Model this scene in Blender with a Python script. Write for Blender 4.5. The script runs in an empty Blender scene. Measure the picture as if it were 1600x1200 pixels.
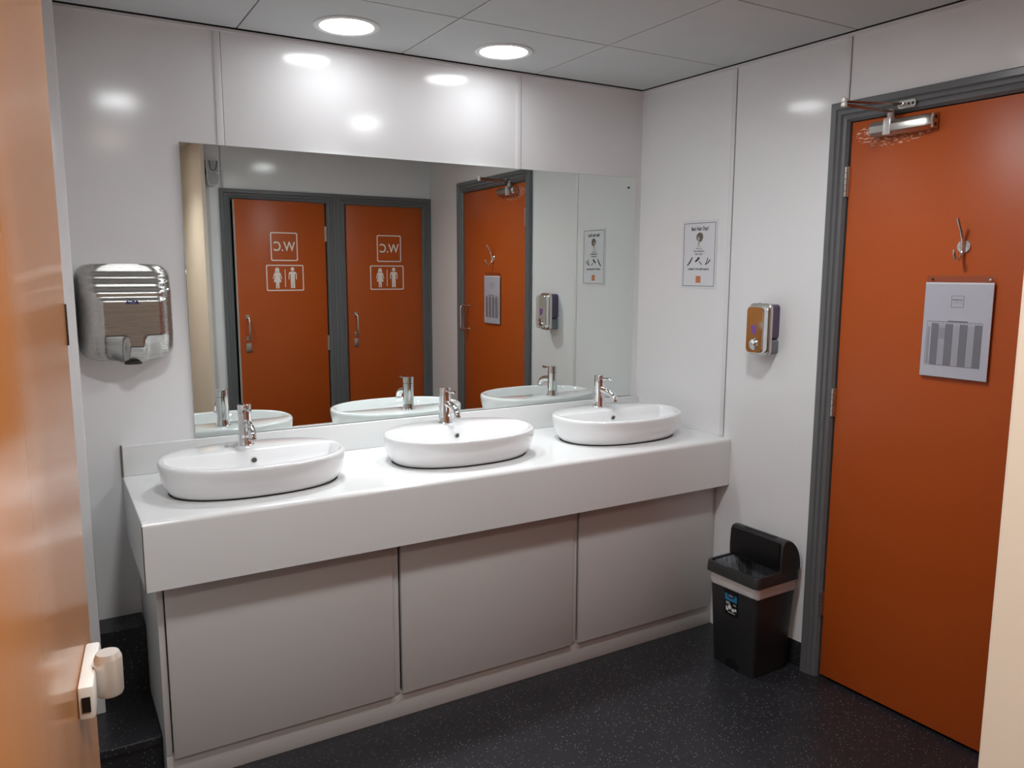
import bpy, bmesh, math, random
from mathutils import Matrix, Vector
PI = math.pi
random.seed(7)
S = bpy.context.scene
COL = S.collection

# ------------------------------------------------------------------ measured room
RA = 0.0359                     # right wall leans 2 degrees off square
RANG = math.atan(RA)
ZC = 2.282                      # ceiling
D = 2.441                       # depth of the washroom
XL, DC, ZT, ZF, ZU = -2.164, -0.5807, 0.8207, 0.6255, 0.9239
RW_ROT = -PI / 2 + RANG         # local x runs along the right wall, local y goes into it
EX = Vector((math.sin(RANG), -math.cos(RANG), 0))
def rwx(y): return RA * (-y)

# ------------------------------------------------------------------ materials
def rgb(r, g, b):
    f = lambda c: c / 12.92 if c <= 0.04045 else ((c + 0.055) / 1.055) ** 2.4
    return (f(r / 255), f(g / 255), f(b / 255), 1)

def mat(name, col, rough=0.5, metal=0.0, spec=0.5, bump=None, vary=None, coat=0.0, aniso=None):
    m = bpy.data.materials.new(name); m.use_nodes = True
    nt = m.node_tree; b = nt.nodes['Principled BSDF']
    b.inputs['Base Color'].default_value = col
    b.inputs['Roughness'].default_value = rough
    b.inputs['Metallic'].default_value = metal
    b.inputs['Specular IOR Level'].default_value = spec
    b.inputs['Coat Weight'].default_value = coat
    b.inputs['Coat Roughness'].default_value = 0.06
    tc = nt.nodes.new('ShaderNodeTexCoord')
    if vary:                                    # (scale, amount)
        n = nt.nodes.new('ShaderNodeTexNoise'); n.inputs['Scale'].default_value = vary[0]
        n.inputs['Detail'].default_value = 4
        nt.links.new(tc.outputs['Object'], n.inputs['Vector'])
        mx = nt.nodes.new('ShaderNodeMix'); mx.data_type = 'RGBA'
        k = vary[1]
        mx.inputs['A'].default_value = tuple(c * (1 - k) for c in col[:3]) + (1,)
        mx.inputs['B'].default_value = tuple(min(1, c * (1 + k)) for c in col[:3]) + (1,)
        nt.links.new(n.outputs['Fac'], mx.inputs['Factor'])
        nt.links.new(mx.outputs['Result'], b.inputs['Base Color'])
    if bump:                                    # (scale, strength, distance)
        n2 = nt.nodes.new('ShaderNodeTexNoise'); n2.inputs['Scale'].default_value = bump[0]
        n2.inputs['Detail'].default_value = 3
        nt.links.new(tc.outputs['Object'], n2.inputs['Vector'])
        bp = nt.nodes.new('ShaderNodeBump'); bp.inputs['Strength'].default_value = bump[1]
        bp.inputs['Distance'].default_value = bump[2]
        nt.links.new(n2.outputs['Fac'], bp.inputs['Height'])
        nt.links.new(bp.outputs['Normal'], b.inputs['Normal'])
    return m

M = {}
M['panel'] = mat('white_wall_panel', (0.84, 0.835, 0.845, 1), 0.13, bump=(2.2, 0.03, 0.02), spec=0.45)
M['joint'] = mat('white_joint_strip', (0.80, 0.79, 0.80, 1), 0.3)
M['tile'] = mat('ceiling_tile', (0.58, 0.59, 0.59, 1), 0.9, bump=(260, 0.12, 0.002), vary=(9, 0.03))
M['void'] = mat('painted_void_shade', (0.01, 0.01, 0.01, 1), 0.9)  # near-black colour standing in for shade in gaps and recesses
M['cream'] = mat('cream_wall_paint', (0.78, 0.70, 0.61, 1), 0.4, bump=(60, 0.05, 0.003))
M['orange'] = mat('orange_door_paint', (0.47, 0.084, 0.0095, 1), 0.37, spec=0.36, bump=(14, 0.06, 0.004), vary=(1.7, 0.05))
M['orange_pale'] = mat('orange_paint_pale_sheen', (0.50, 0.20, 0.055, 1), 0.2, bump=(5, 0.08, 0.004), spec=0.6)  # door orange with its washed-out grazing sheen put into a paler base
M['grey'] = mat('grey_gloss_frame_paint', (0.135, 0.14, 0.146, 1), 0.28, bump=(40, 0.08, 0.002))
M['lip'] = mat('white_door_lipping', (0.85, 0.80, 0.77, 1), 0.4)
M['lam'] = mat('white_worktop_laminate', (0.78, 0.78, 0.78, 1), 0.16, bump=(6, 0.03, 0.004))
M['cab'] = mat('pale_grey_cabinet_board', (0.60, 0.575, 0.56, 1), 0.42, bump=(90, 0.04, 0.001))
M['side'] = mat('cool_grey_end_panel', (0.56, 0.58, 0.57, 1), 0.35)
M['edge'] = mat('brown_edge_band', (0.12, 0.095, 0.07, 1), 0.6)
M['ceramic'] = mat('white_glazed_ceramic', (0.86, 0.86, 0.87, 1), 0.07, coat=0.5)
M['chrome'] = mat('polished_chrome', (0.86, 0.87, 0.88, 1), 0.05, 1.0)
M['satin'] = mat('satin_nickel', (0.62, 0.60, 0.56, 1), 0.28, 1.0)
M['bronze'] = mat('dull_bronze_arm', (0.30, 0.22, 0.18, 1), 0.35, 1.0)
M['black'] = mat('black_plastic', (0.006, 0.006, 0.007, 1), 0.3)
M['bin'] = mat('charcoal_bin_plastic', (0.028, 0.028, 0.029, 1), 0.38, bump=(400, 0.1, 0.001))
M['dark'] = mat('dark_seal', (0.02, 0.018, 0.016, 1), 0.6)
M['white'] = mat('white_plastic', (0.74, 0.74, 0.73, 1), 0.35)
M['lockgrey'] = mat('pale_lock_metal', (0.66, 0.63, 0.60, 1), 0.3, 0.35)
M['paper'] = mat('white_paper', (0.74, 0.74, 0.77, 1), 0.35, spec=0.4)
M['ink'] = mat('black_ink', (0.02, 0.02, 0.025, 1), 0.5)
M['inkgrey'] = mat('grey_ink', (0.22, 0.22, 0.24, 1), 0.5)
M['tint'] = mat('pale_grey_ink', (0.55, 0.55, 0.60, 1), 0.5)
M['brown'] = mat('brown_picture_ink', (0.16, 0.12, 0.11, 1), 0.5)
M['skinink'] = mat('beige_picture_ink', (0.50, 0.45, 0.36, 1), 0.5)
M['logo'] = mat('orange_ink', (0.62, 0.21, 0.09, 1), 0.5)
M['sign'] = mat('silver_vinyl_sign', (0.92, 0.80, 0.73, 1), 0.4)
M['blue'] = mat('blue_label', (0.02, 0.20, 0.36, 1), 0.4)
M['navy'] = mat('navy_label', (0.012, 0.012, 0.06, 1), 0.4)
M['navytext'] = mat('navy_lettering', (0.015, 0.03, 0.16, 1), 0.4)
M['purple'] = mat('purple_reservoir', (0.085, 0.05, 0.12, 1), 0.2, coat=0.4)
M['slate'] = mat('grey_reservoir_base', (0.18, 0.20, 0.22, 1), 0.25)
M['liner'] = mat('pale_bin_liner', (0.62, 0.58, 0.57, 1), 0.35, bump=(45, 0.5, 0.006))
M['bag'] = mat('grey_bin_liner_inside', (0.20, 0.22, 0.25, 1), 0.22, bump=(1, 0.9, 0.012), vary=(1, 0.6))  # streaks in the colour paint the light and shade of the folds
for n_ in [n for n in M['bag'].node_tree.nodes if n.type == 'TEX_NOISE']:
    mp_ = M['bag'].node_tree.nodes.new('ShaderNodeMapping'); mp_.inputs['Scale'].default_value = (75, 75, 9)
    M['bag'].node_tree.links.new(n_.inputs['Vector'].links[0].from_socket, mp_.inputs['Vector']); M['bag'].node_tree.links.new(mp_.outputs['Vector'], n_.inputs['Vector'])

def steel_mat():
    m = mat('brushed_steel', (0.50, 0.485, 0.465, 1), 0.24, 1.0)
    nt = m.node_tree; b = nt.nodes['Principled BSDF']
    tc = nt.nodes.new('ShaderNodeTexCoord'); mp = nt.nodes.new('ShaderNodeMapping')
    mp.inputs['Scale'].default_value = (3, 300, 900)
    n = nt.nodes.new('ShaderNodeTexNoise'); n.inputs['Scale'].default_value = 1.0; n.inputs['Detail'].default_value = 2
    r = nt.nodes.new('ShaderNodeMapRange'); r.inputs['To Min'].default_value = 0.2; r.inputs['To Max'].default_value = 0.34
    nt.links.new(tc.outputs['Object'], mp.inputs['Vector']); nt.links.new(mp.outputs['Vector'], n.inputs['Vector'])
    nt.links.new(n.outputs['Fac'], r.inputs['Value']); nt.links.new(r.outputs['Result'], b.inputs['Roughness'])
    return m
M['steel'] = steel_mat()

def mirror_mat():
    m = mat('silvered_glass', (0.765, 0.81, 0.785, 1), 0.004, 1.0)
    return m
M['mirror'] = mirror_mat()

def floor_mat():
    m = mat('speckled_charcoal_vinyl', (0.018, 0.018, 0.021, 1), 0.36)
    nt = m.node_tree; b = nt.nodes['Principled BSDF']
    tc = nt.nodes.new('ShaderNodeTexCoord')
    n = nt.nodes.new('ShaderNodeTexNoise'); n.inputs['Scale'].default_value = 5; n.inputs['Detail'].default_value = 4
    nt.links.new(tc.outputs['Object'], n.inputs['Vector'])
    base = nt.nodes.new('ShaderNodeMix'); base.data_type = 'RGBA'
    base.inputs['A'].default_value = (0.014, 0.014, 0.017, 1); base.inputs['B'].default_value = (0.026, 0.026, 0.031, 1)
    nt.links.new(n.outputs['Fac'], base.inputs['Factor'])
    prev = base.outputs['Result']
    for sc, thr, colr in ((120, 0.17, (0.30, 0.31, 0.33, 1)), (70, 0.10, (0.16, 0.17, 0.20, 1)), (190, 0.16, (0.06, 0.06, 0.07, 1))):
        v = nt.nodes.new('ShaderNodeTexVoronoi'); v.inputs['Scale'].default_value = sc; v.inputs['Randomness'].default_value = 1
        nt.links.new(tc.outputs['Object'], v.inputs['Vector'])
        lt = nt.nodes.new('ShaderNodeMath'); lt.operation = 'LESS_THAN'; lt.inputs[1].default_value = thr
        nt.links.new(v.outputs['Distance'], lt.inputs[0])
        sp = nt.nodes.new('ShaderNodeSeparateColor'); nt.links.new(v.outputs['Color'], sp.inputs['Color'])
        gt = nt.nodes.new('ShaderNodeMath'); gt.operation = 'GREATER_THAN'; gt.inputs[1].default_value = 0.55
        nt.links.new(sp.outputs['Red'], gt.inputs[0])
        ml = nt.nodes.new('ShaderNodeMath'); ml.operation = 'MULTIPLY'
        nt.links.new(lt.outputs[0], ml.inputs[0]); nt.links.new(gt.outputs[0], ml.inputs[1])
        mx = nt.nodes.new('ShaderNodeMix'); mx.data_type = 'RGBA'; mx.inputs['B'].default_value = colr
        nt.links.new(prev, mx.inputs['A']); nt.links.new(ml.outputs[0], mx.inputs['Factor'])
        prev = mx.outputs['Result']
    nt.links.new(prev, b.inputs['Base Color'])
    n2 = nt.nodes.new('ShaderNodeTexNoise'); n2.inputs['Scale'].default_value = 240
    nt.links.new(tc.outputs['Object'], n2.inputs['Vector'])
    bp = nt.nodes.new('ShaderNodeBump'); bp.inputs['Strength'].default_value = 0.12; bp.inputs['Distance'].default_value = 0.002
    nt.links.new(n2.outputs['Fac'], bp.inputs['Height']); nt.links.new(bp.outputs['Normal'], b.inputs['Normal'])
    return m
M['floor'] = floor_mat()

def chipped_orange():
    """orange paint with flaked white chips round the door closer (object space: x along wall, z up)"""
    m = M['orange'].copy(); m.name = 'chipped_orange_door_paint'
    nt = m.node_tree; b = nt.nodes['Principled BSDF']
    src = b.inputs['Base Color'].links[0].from_socket
    tc = nt.nodes.new('ShaderNodeTexCoord')
    sp = nt.nodes.new('ShaderNodeSeparateXYZ'); nt.links.new(tc.outputs['Object'], sp.inputs[0])
    def mth(op, a, b_=None):
        n = nt.nodes.new('ShaderNodeMath'); n.operation = op
        for i, v in enumerate((a, b_)):
            if v is None: continue
            if isinstance(v, (int, float)): n.inputs[i].default_value = v
            else: nt.links.new(v, n.inputs[i])
        return n.outputs[0]
    # elliptical region round the closer body
    ex = mth('DIVIDE', mth('SUBTRACT', sp.outputs['X'], 1.195), 0.135)
    ez = mth('DIVIDE', mth('SUBTRACT', sp.outputs['Z'], 1.938), 0.040)
    rr = mth('ADD', mth('MULTIPLY', ex, ex), mth('MULTIPLY', ez, ez))
    inside = mth('LESS_THAN', rr, 1.0)
    mp = nt.nodes.new('ShaderNodeMapping'); mp.inputs['Scale'].default_value = (60, 60, 190)
    nt.links.new(tc.outputs['Object'], mp.inputs['Vector'])
    nz = nt.nodes.new('ShaderNodeTexNoise'); nz.inputs['Scale'].default_value = 1; nz.inputs['Detail'].default_value = 5
    nt.links.new(mp.outputs['Vector'], nz.inputs['Vector'])
    chip = mth('MULTIPLY', inside, mth('GREATER_THAN', nz.outputs['Fac'], 0.565))
    mx = nt.nodes.new('ShaderNodeMix'); mx.data_type = 'RGBA'; mx.inputs['B'].default_value = (0.75, 0.52, 0.44, 1)
    nt.links.new(src, mx.inputs['A']); nt.links.new(chip, mx.inputs['Factor'])
    nt.links.new(mx.outputs['Result'], b.inputs['Base Color'])
    return m
M['orange_chip'] = chipped_orange()

def emit(name, col, strength):
    m = bpy.data.materials.new(name); m.use_nodes = True
    nt = m.node_tree; nt.nodes.clear()
    o = nt.nodes.new('ShaderNodeOutputMaterial'); e = nt.nodes.new('ShaderNodeEmission')
    e.inputs['Color'].default_value = col; e.inputs['Strength'].default_value = strength
    nt.links.new(e.outputs[0], o.inputs[0]); return m
M['lamp'] = emit('led_diffuser', (0.96, 0.985, 1.0, 1), 12.5)
M['lamp_room'] = emit('bright_led_diffuser', (0.96, 0.985, 1.0, 1), 33)
M['lamp_warm'] = emit('warm_led_diffuser', (1.0, 0.90, 0.78, 1), 18)

def clear_mat():
    m = bpy.data.materials.new('clear_acrylic'); m.use_nodes = True
    nt = m.node_tree; nt.nodes.clear()
    o = nt.nodes.new('ShaderNodeOutputMaterial'); t = nt.nodes.new('ShaderNodeBsdfTransparent')
    g = nt.nodes.new('ShaderNodeBsdfGlossy'); g.inputs['Roughness'].default_value = 0.12
    t.inputs['Color'].default_value = (0.93, 0.93, 0.95, 1)
    lw = nt.nodes.new('ShaderNodeLayerWeight'); lw.inputs['Blend'].default_value = 0.5
    pw = nt.nodes.new('ShaderNodeMath'); pw.operation = 'POWER'; pw.inputs[1].default_value = 4; nt.links.new(lw.outputs['Facing'], pw.inputs[0])
    fr = nt.nodes.new('ShaderNodeMath'); fr.operation = 'MULTIPLY_ADD'; fr.inputs[1].default_value = 0.5; fr.inputs[2].default_value = 0.04; nt.links.new(pw.outputs[0], fr.inputs[0])
    mx = nt.nodes.new('ShaderNodeMixShader')
    nt.links.new(fr.outputs[0], mx.inputs[0]); nt.links.new(t.outputs[0], mx.inputs[1]); nt.links.new(g.outputs[0], mx.inputs[2])
    nt.links.new(mx.outputs[0], o.inputs[0]); return m
M['clear'] = clear_mat()

# ------------------------------------------------------------------ mesh helpers
def box(bm, x0, x1, y0, y1, z0, z1, bev=0.0, seg=2):
    x0, x1 = sorted((x0, x1)); y0, y1 = sorted((y0, y1)); z0, z1 = sorted((z0, z1))
    r = bmesh.ops.create_cube(bm, size=1)
    vs = r['verts']
    for v in vs:
        v.co = Vector(((v.co.x + .5) * (x1 - x0) + x0, (v.co.y + .5) * (y1 - y0) + y0, (v.co.z + .5) * (z1 - z0) + z0))
    if bev:
        es = list({e for v in vs for e in v.link_edges})
        bmesh.ops.bevel(bm, geom=es, offset=bev, segments=seg, affect='EDGES', profile=0.5)
    return vs

def loft(bm, rings, cap0=True, cap1=True, closed=True):
    vv = [[bm.verts.new(p) for p in r] for r in rings]
    n = len(vv[0])
    for a, b in zip(vv[:-1], vv[1:]):
        for i in range(n if closed else n - 1):
            j = (i + 1) % n
            try: bm.faces.new((a[i], a[j], b[j], b[i]))
            except ValueError: pass
    if cap0: bm.faces.new(list(reversed(vv[0])))
    if cap1: bm.faces.new(vv[-1])
    return vv

def lathe(bm, prof, c=(0, 0, 0), axis='Z', n=32):
    """prof: list of (radius, height) along the axis"""
    rings = []
    for r, h in prof:
        ring = []
        for i in range(n):
            a = 2 * PI * i / n
            p = (r * math.cos(a), r * math.sin(a), h)
            if axis == 'Y': p = (p[0], h, p[1])
            if axis == 'X': p = (h, p[0], p[1])
            ring.append(Vector(p) + Vector(c))
        rings.append(ring)
    loft(bm, rings)

def tube(bm, pts, r, n=12, flat=None):
    """swept tube; r may be a list; flat=(w, h) sweeps an ellipse instead"""
    pts = [Vector(p) for p in pts]
    rings = []
    up0 = None
    for i, p in enumerate(pts):
        t = (pts[min(i + 1, len(pts) - 1)] - pts[max(i - 1, 0)]).normalized()
        ref = Vector((0, 0, 1)) if abs(t.z) < 0.95 else Vector((1, 0, 0))
        if up0 is not None: ref = up0
        sx = t.cross(ref).normalized(); sy = sx.cross(t).normalized(); up0 = sy
        rr = r[i] if isinstance(r, (list, tuple)) else r
        ring = []
        for k in range(n):
            a = 2 * PI * k / n
            if flat: ring.append(p + sx * flat[0] * math.cos(a) + sy * flat[1] * math.sin(a))
            else: ring.append(p + sx * rr * math.cos(a) + sy * rr * math.sin(a))
        rings.append(ring)
    loft(bm, rings)

def arc(c, r, a0, a1, n, plane='yz'):
    out = []
    for i in range(n + 1):
        a = a0 + (a1 - a0) * i / n
        u, w = r * math.cos(a), r * math.sin(a)
        out.append({'yz': (c[0], c[1] + u, c[2] + w), 'xz': (c[0] + u, c[1], c[2] + w), 'xy': (c[0] + u, c[1] + w, c[2])}[plane])
    return out

def rrect(x0, x1, z0, z1, r, n=6):
    pts = []
    for cx, cz, a0 in ((x1 - r, z1 - r, 0), (x0 + r, z1 - r, PI / 2), (x0 + r, z0 + r, PI), (x1 - r, z0 + r, 1.5 * PI)):
        for i in range(n + 1):
            a = a0 + PI / 2 * i / n
            pts.append((cx + r * math.cos(a), cz + r * math.sin(a)))
    return pts

def prism_y(bm, poly, y0, y1):
    """polygon in x,z pushed from y0 to y1"""
    loft(bm, [[(x, y0, z) for x, z in poly], [(x, y1, z) for x, z in poly]])
def prism_x(bm, poly, x0, x1):
    loft(bm, [[(x0, y, z) for y, z in poly], [(x1, y, z) for y, z in poly]])
def prism_z(bm, poly, z0, z1):
    loft(bm, [[(x, y, z0) for x, y in poly], [(x, y, z1) for x, y in poly]])

def ring_outline(bm, outer, inner, y0, y1):
    """picture-frame solid between two x,z outlines with the same point count"""
    n = len(outer)
    A = [bm.verts.new((x, y0, z)) for x, z in outer]; B = [bm.verts.new((x, y0, z)) for x, z in inner]
    C = [bm.verts.new((x, y1, z)) for x, z in outer]; E = [bm.verts.new((x, y1, z)) for x, z in inner]
    for i in range(n):
        j = (i + 1) % n
        bm.faces.new((A[i], A[j], B[j], B[i])); bm.faces.new((C[j], C[i], E[i], E[j]))
        bm.faces.new((A[j], A[i], C[i], C[j])); bm.faces.new((B[i], B[j], E[j], E[i]))

def text(bm, s, size, x, z, y, align='CENTER', sx=1.0, bold=0.0, thick=0.0006):
    """lettering standing in the x,z plane, facing -y, as thin raised print"""
    cu = bpy.data.curves.new('lettering', 'FONT'); cu.body = s; cu.size = size
    cu.align_x = align; cu.resolution_u = 3; cu.offset = bold
    o = bpy.data.objects.new('lettering', cu); COL.objects.link(o)
    bpy.context.view_layer.update()
    dg = bpy.context.evaluated_depsgraph_get()
    me = bpy.data.meshes.new_from_object(o.evaluated_get(dg))
    vs = [bm.verts.new((x + v.co.x * sx, y, z + v.co.y)) for v in me.vertices]
    for p in me.polygons:
        try: bm.faces.new([vs[i] for i in p.vertices])
        except ValueError: pass
    bpy.data.objects.remove(o); bpy.data.curves.remove(cu); bpy.data.meshes.remove(me)

def obj(name, bm, m, parent=None, smooth=True, angle=0.6, loc=None, rotz=0):
    bmesh.ops.remove_doubles(bm, verts=bm.verts, dist=1e-6)
    bmesh.ops.recalc_face_normals(bm, faces=bm.faces)
    me = bpy.data.meshes.new(name); bm.to_mesh(me); bm.free()
    me.materials.append(M[m] if isinstance(m, str) else m)
    if smooth:
        for p in me.polygons: p.use_smooth = True
        me.set_sharp_from_angle(angle=angle)
    o = bpy.data.objects.new(name, me); COL.objects.link(o)
    if parent: o.parent = parent
    if loc: o.location = loc
    if rotz: o.rotation_euler = (0, 0, rotz)
    return o

def tag(o, label=None, cat=None, group=None, kind=None):
    if label: o['label'] = label
    if cat: o['category'] = cat
    if group: o['group'] = group
    if kind: o['kind'] = kind
    return o
def thing(name, label, cat, loc=(0, 0, 0), rotz=0, group=None, kind=None):
    o = bpy.data.objects.new(name, None); COL.objects.link(o)
    o.empty_display_size = 0.05
    o.location = loc; o.rotation_euler = (0, 0, rotz)
    return tag(o, label, cat, group, kind)
def nb(): return bmesh.new()
def struct(name, bm, m, label, cat, **k):
    return tag(obj(name, bm, m, **k), label, cat, kind='structure')
def dup(root, loc, label):
    r = root.copy(); COL.objects.link(r); r.location = loc; r['label'] = label
    for ch in list(root.children):
        c = ch.copy(); COL.objects.link(c); c.parent = r
        for g in list(ch.children):
            d = g.copy(); COL.objects.link(d); d.parent = c
    return r

# ------------------------------------------------------------------ room shell
XW = -2.62                                    # left wall, behind the open door
LBX, LBY = -1.465, -4.3                       # side and end of the lobby the camera stands in
b = nb(); box(b, -3.2, 0.5, LBY - 0.1, 0.1, -0.1, 0.0)
struct('floor', b, 'floor', 'speckled charcoal vinyl floor', 'floor', smooth=False)

b = nb(); box(b, XW, 0.14, 0.0, 0.1, 0, ZC + 0.06)
struct('wall_back', b, 'panel', 'white panelled wall behind the mirror and basins', 'wall', smooth=False)

# right wall, in its own frame (x along it, y into it)
b = nb()
box(b, -0.05, 1.025, 0, 0.12, 0, ZC + 0.06); box(b, 1.892, 2.60, 0, 0.12, 0, ZC + 0.06)
box(b, 1.025, 1.892, 0, 0.12, 2.015, ZC + 0.06)
struct('wall_right', b, 'panel', 'white panelled wall holding the poster, dispenser and door', 'wall', smooth=False, rotz=RW_ROT)

b = nb(); box(b, 1.0, 1.92, 0.121, 0.13, 0, 2.05)
struct('wall_right_shade_board', b, 'void', 'black board painting the dark gap round the edges of the orange door', 'wall', smooth=False, rotz=RW_ROT)  # board coloured black so the door gaps look unlit
# near wall with the two cubicle openings, seen only in the mirror
b = nb()
yb = -D - 0.16
def nw(x0, x1, z0, z1, y0=-D): box(b, x0, x1, yb, y0, z0, z1)
nw(-1.44, -1.305, 0, ZC + .06); nw(-0.660, -0.563, 0, ZC + .06); nw(0.062, 0.20, 0, ZC + .06)
nw(-1.305, -0.660, 1.956, ZC + .06); nw(-0.563, 0.062, 1.956, ZC + .06)
struct('wall_near', b, 'panel', 'white panelled wall holding the two cubicle doors', 'wall', smooth=False)

b = nb(); box(b, -1.44, 0.2, yb - 0.05, yb, 0, ZC + .06)
struct('wall_near_shade_board', b, 'void', 'black board painting the unlit cubicles behind the toilet doors', 'wall', smooth=False)  # flat black sheet in place of the shade inside the cubicles
b = nb()
box(b, LBX, -1.44, LBY, -2.385, 0, ZC + .06, 0.004)
box(b, -1.44, -1.36, LBY, yb - 0.05, 0, ZC + .06)
struct('wall_lobby', b, 'cream', 'cream painted wall end at the right edge', 'wall', smooth=False)
b = nb()
box(b, XW, LBX, LBY - 0.1, LBY, 0, ZC + .06)
struct('wall_end', b, 'cream', 'cream wall at the far end of the lobby', 'wall', smooth=False)
b = nb()
box(b, XW - 0.1, XW, LBY - 0.1, 0.1, 0, ZC + .06)
struct('wall_left', b, 'panel', 'white wall on the far side of the open door', 'wall', smooth=False)
b = nb()
box(b, XW, -2.271, -0.215, 0.0, 0.123, ZC + .06, 0.004)
struct('wall_nib', b, 'panel', 'white boxed-in pillar between open door and hand dryer', 'wall')

# ceiling: lay-in tiles over a near-black board painting the shade in the gaps, with a narrow white edge angle
b = nb()
box(b, -3.2, 0.5, LBY - 0.1, 0.1, ZC + 0.03, ZC + 0.08)
struct('ceiling_shade_board', b, 'void', 'dark board painting the unlit gap above the ceiling tiles', 'ceiling', smooth=False)  # black colour paints the shade seen between the tiles
b = nb()
TX = [-0.57 + 0.585 * k for k in range(-4, 2)]
TY = [-0.018] + [-0.49 - 0.57 * k for k in range(0, 7)]
TX = [XW + 0.015] + [t for t in TX if t > XW + .1]
G = 0.0025
for i in range(len(TX) - 1):
    for j in range(len(TY) - 1):
        x0, x1 = TX[i] + G, TX[i + 1] - G
        y1, y0 = TY[j] - G, TY[j + 1] + G
        if x1 > -0.03:                                    # last column is cut to the leaning right wall
            x1a, x1b = rwx(y1) - 0.019, rwx(y0) - 0.019
        else: x1a = x1b = x1
        prism_z(b, [(x0, y0), (x1b, y0), (x1a, y1), (x0, y1)], ZC, ZC + 0.028)
struct('ceiling', b, 'tile', 'grey lay-in ceiling tiles', 'ceiling', smooth=False)
b = nb(); box(b, XW, 0.0, -0.010, 0, ZC - 0.0028, ZC + 0.029)
struct('trim_shade_back', b, 'void', 'dark strip painting the shadow gap along the ceiling edge over the mirror wall', 'trim', smooth=False)  # solid strip, its black stands in for shade above the edge angle
b = nb(); box(b, 0.0, 2.5, -0.011, 0, ZC - 0.0028, ZC + 0.029)
struct('trim_shade_right', b, 'void', 'dark strip painting the shadow gap along the ceiling edge over the orange door', 'trim', smooth=False, rotz=RW_ROT)  # same painted shade strip along the right wall
b = nb(); box(b, XW, 0.0, -0.011, 0, ZC - 0.012, ZC - 0.003)
struct('trim_1', b, 'joint', 'white edge strip where the ceiling meets the back wall', 'trim', smooth=False)
b = nb(); box(b, 0.0, 2.5, -0.012, 0, ZC - 0.012, ZC - 0.003)
struct('trim_2', b, 'joint', 'white edge strip where the ceiling meets the right wall', 'trim', smooth=False, rotz=RW_ROT)
def jstrip(name, lx, z0, z1, label, rot=0, loc=(0, 0, 0), w=0.022):
    b = nb()
    box(b, lx - w / 2, lx + w / 2, -0.004, 0.0, z0, z1, 0.0015)
    tag(obj(name, b, 'joint', loc=loc, rotz=rot), label, 'trim', kind='structure')
    b = nb(); box(b, lx + w / 2, lx + w / 2 + 0.0022, -0.0012, 0.0, z0, z1)
    tag(obj(name + '_shadow_gap', b, 'inkgrey', loc=loc, rotz=rot), 'dark joint line beside ' + label, 'trim', kind='structure')
jstrip('trim_3', -1.803, ZU, ZC - .013, 'white joint strip above the left end of the mirror')
jstrip('trim_4', -0.645, ZU, ZC - .013, 'white joint strip above the right half of the mirror')
jstrip('trim_5', 0.53, ZT + 0.002, ZC - .013, 'white joint strip right of the framed poster', RW_ROT, w=0.020)
jstrip('trim_6', 1.022, 2.06, ZC - .013, 'white joint strip above the corner of the grey door frame', RW_ROT, w=0.020)
jstrip('trim_7', 1.332, 2.0, ZC - .013, 'joint strip above the left cubicle door', PI, (0, -D, 0), w=0.014)
b = nb(); box(b, 0.585, 0.979, -0.004, 0, 0, 0.098, 0.002)
struct('baseboard_right', b, 'floor', 'black vinyl skirting behind the bin', 'baseboard', rotz=RW_ROT)

# stepped vinyl boxing in the corner left of the vanity
b = nb()
prism_x(b, [(-0.43, 0), (-0.43, 0.098), (-0.438, 0.100), (-0.438, 0.121), (-0.435, 0.123), (-0.118, 0.123), (-0.118, 0.341), (0, 0.341), (0, 0)], -2.271, -2.1375)
box(b, XW, -2.271, -0.43, 0, 0, 0.123); box(b, XW, -2.271, -0.438, -0.43, 0.100, 0.123)
struct('floor_step', b, 'floor', 'black vinyl-covered stepped boxing left of the vanity', 'step', smooth=False)

# ------------------------------------------------------------------ door frames and doors
def frame_profile_sweep(bm, x0, x1, z1, w, side=(1, 1)):
    """moulded architrave: outer edge x0..x1, top z1, face width w; local y negative = towards room"""
    prof = [(0.0, 0.0), (0.0, 0.020), (0.004, 0.024), (0.022, 0.024), (0.026, 0.019), (0.031, 0.022), (0.040, 0.021),
            (0.044, 0.015), (0.050, 0.017), (0.058, 0.014), (0.064, 0.006), (w, 0.004), (w, -0.09), (0.0, -0.004)]
    # sweep: up the left, across the head, down the right
    def ring(kind):
        out = []
        for d, h in prof:
            if kind == 'bl': out.append((x0 + d, -h, 0.0))
            if kind == 'tl': out.append((x0 + d, -h, z1 - d))
            if kind == 'tr': out.append((x1 - d, -h, z1 - d))
            if kind == 'br': out.append((x1 - d, -h, 0.0))
        return out
    loft(bm, [ring('bl'), ring('tl'), ring('tr'), ring('br')])

def hinge(bm, x, z, r=0.006, h=0.10, y=-0.007):
    n = 5
    for k in range(n):
        z0 = z - h / 2 + h * k / n
        lathe(bm, [(0.001, z0), (r, z0 + .0006), (r, z0 + h / n - .0012), (0.001, z0 + h / n - .0006)], (x, y, 0), n=12)
    box(bm, x - 0.0075, x + 0.0085, y + 0.003, y + 0.006, z - h / 2, z + h / 2)

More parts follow.
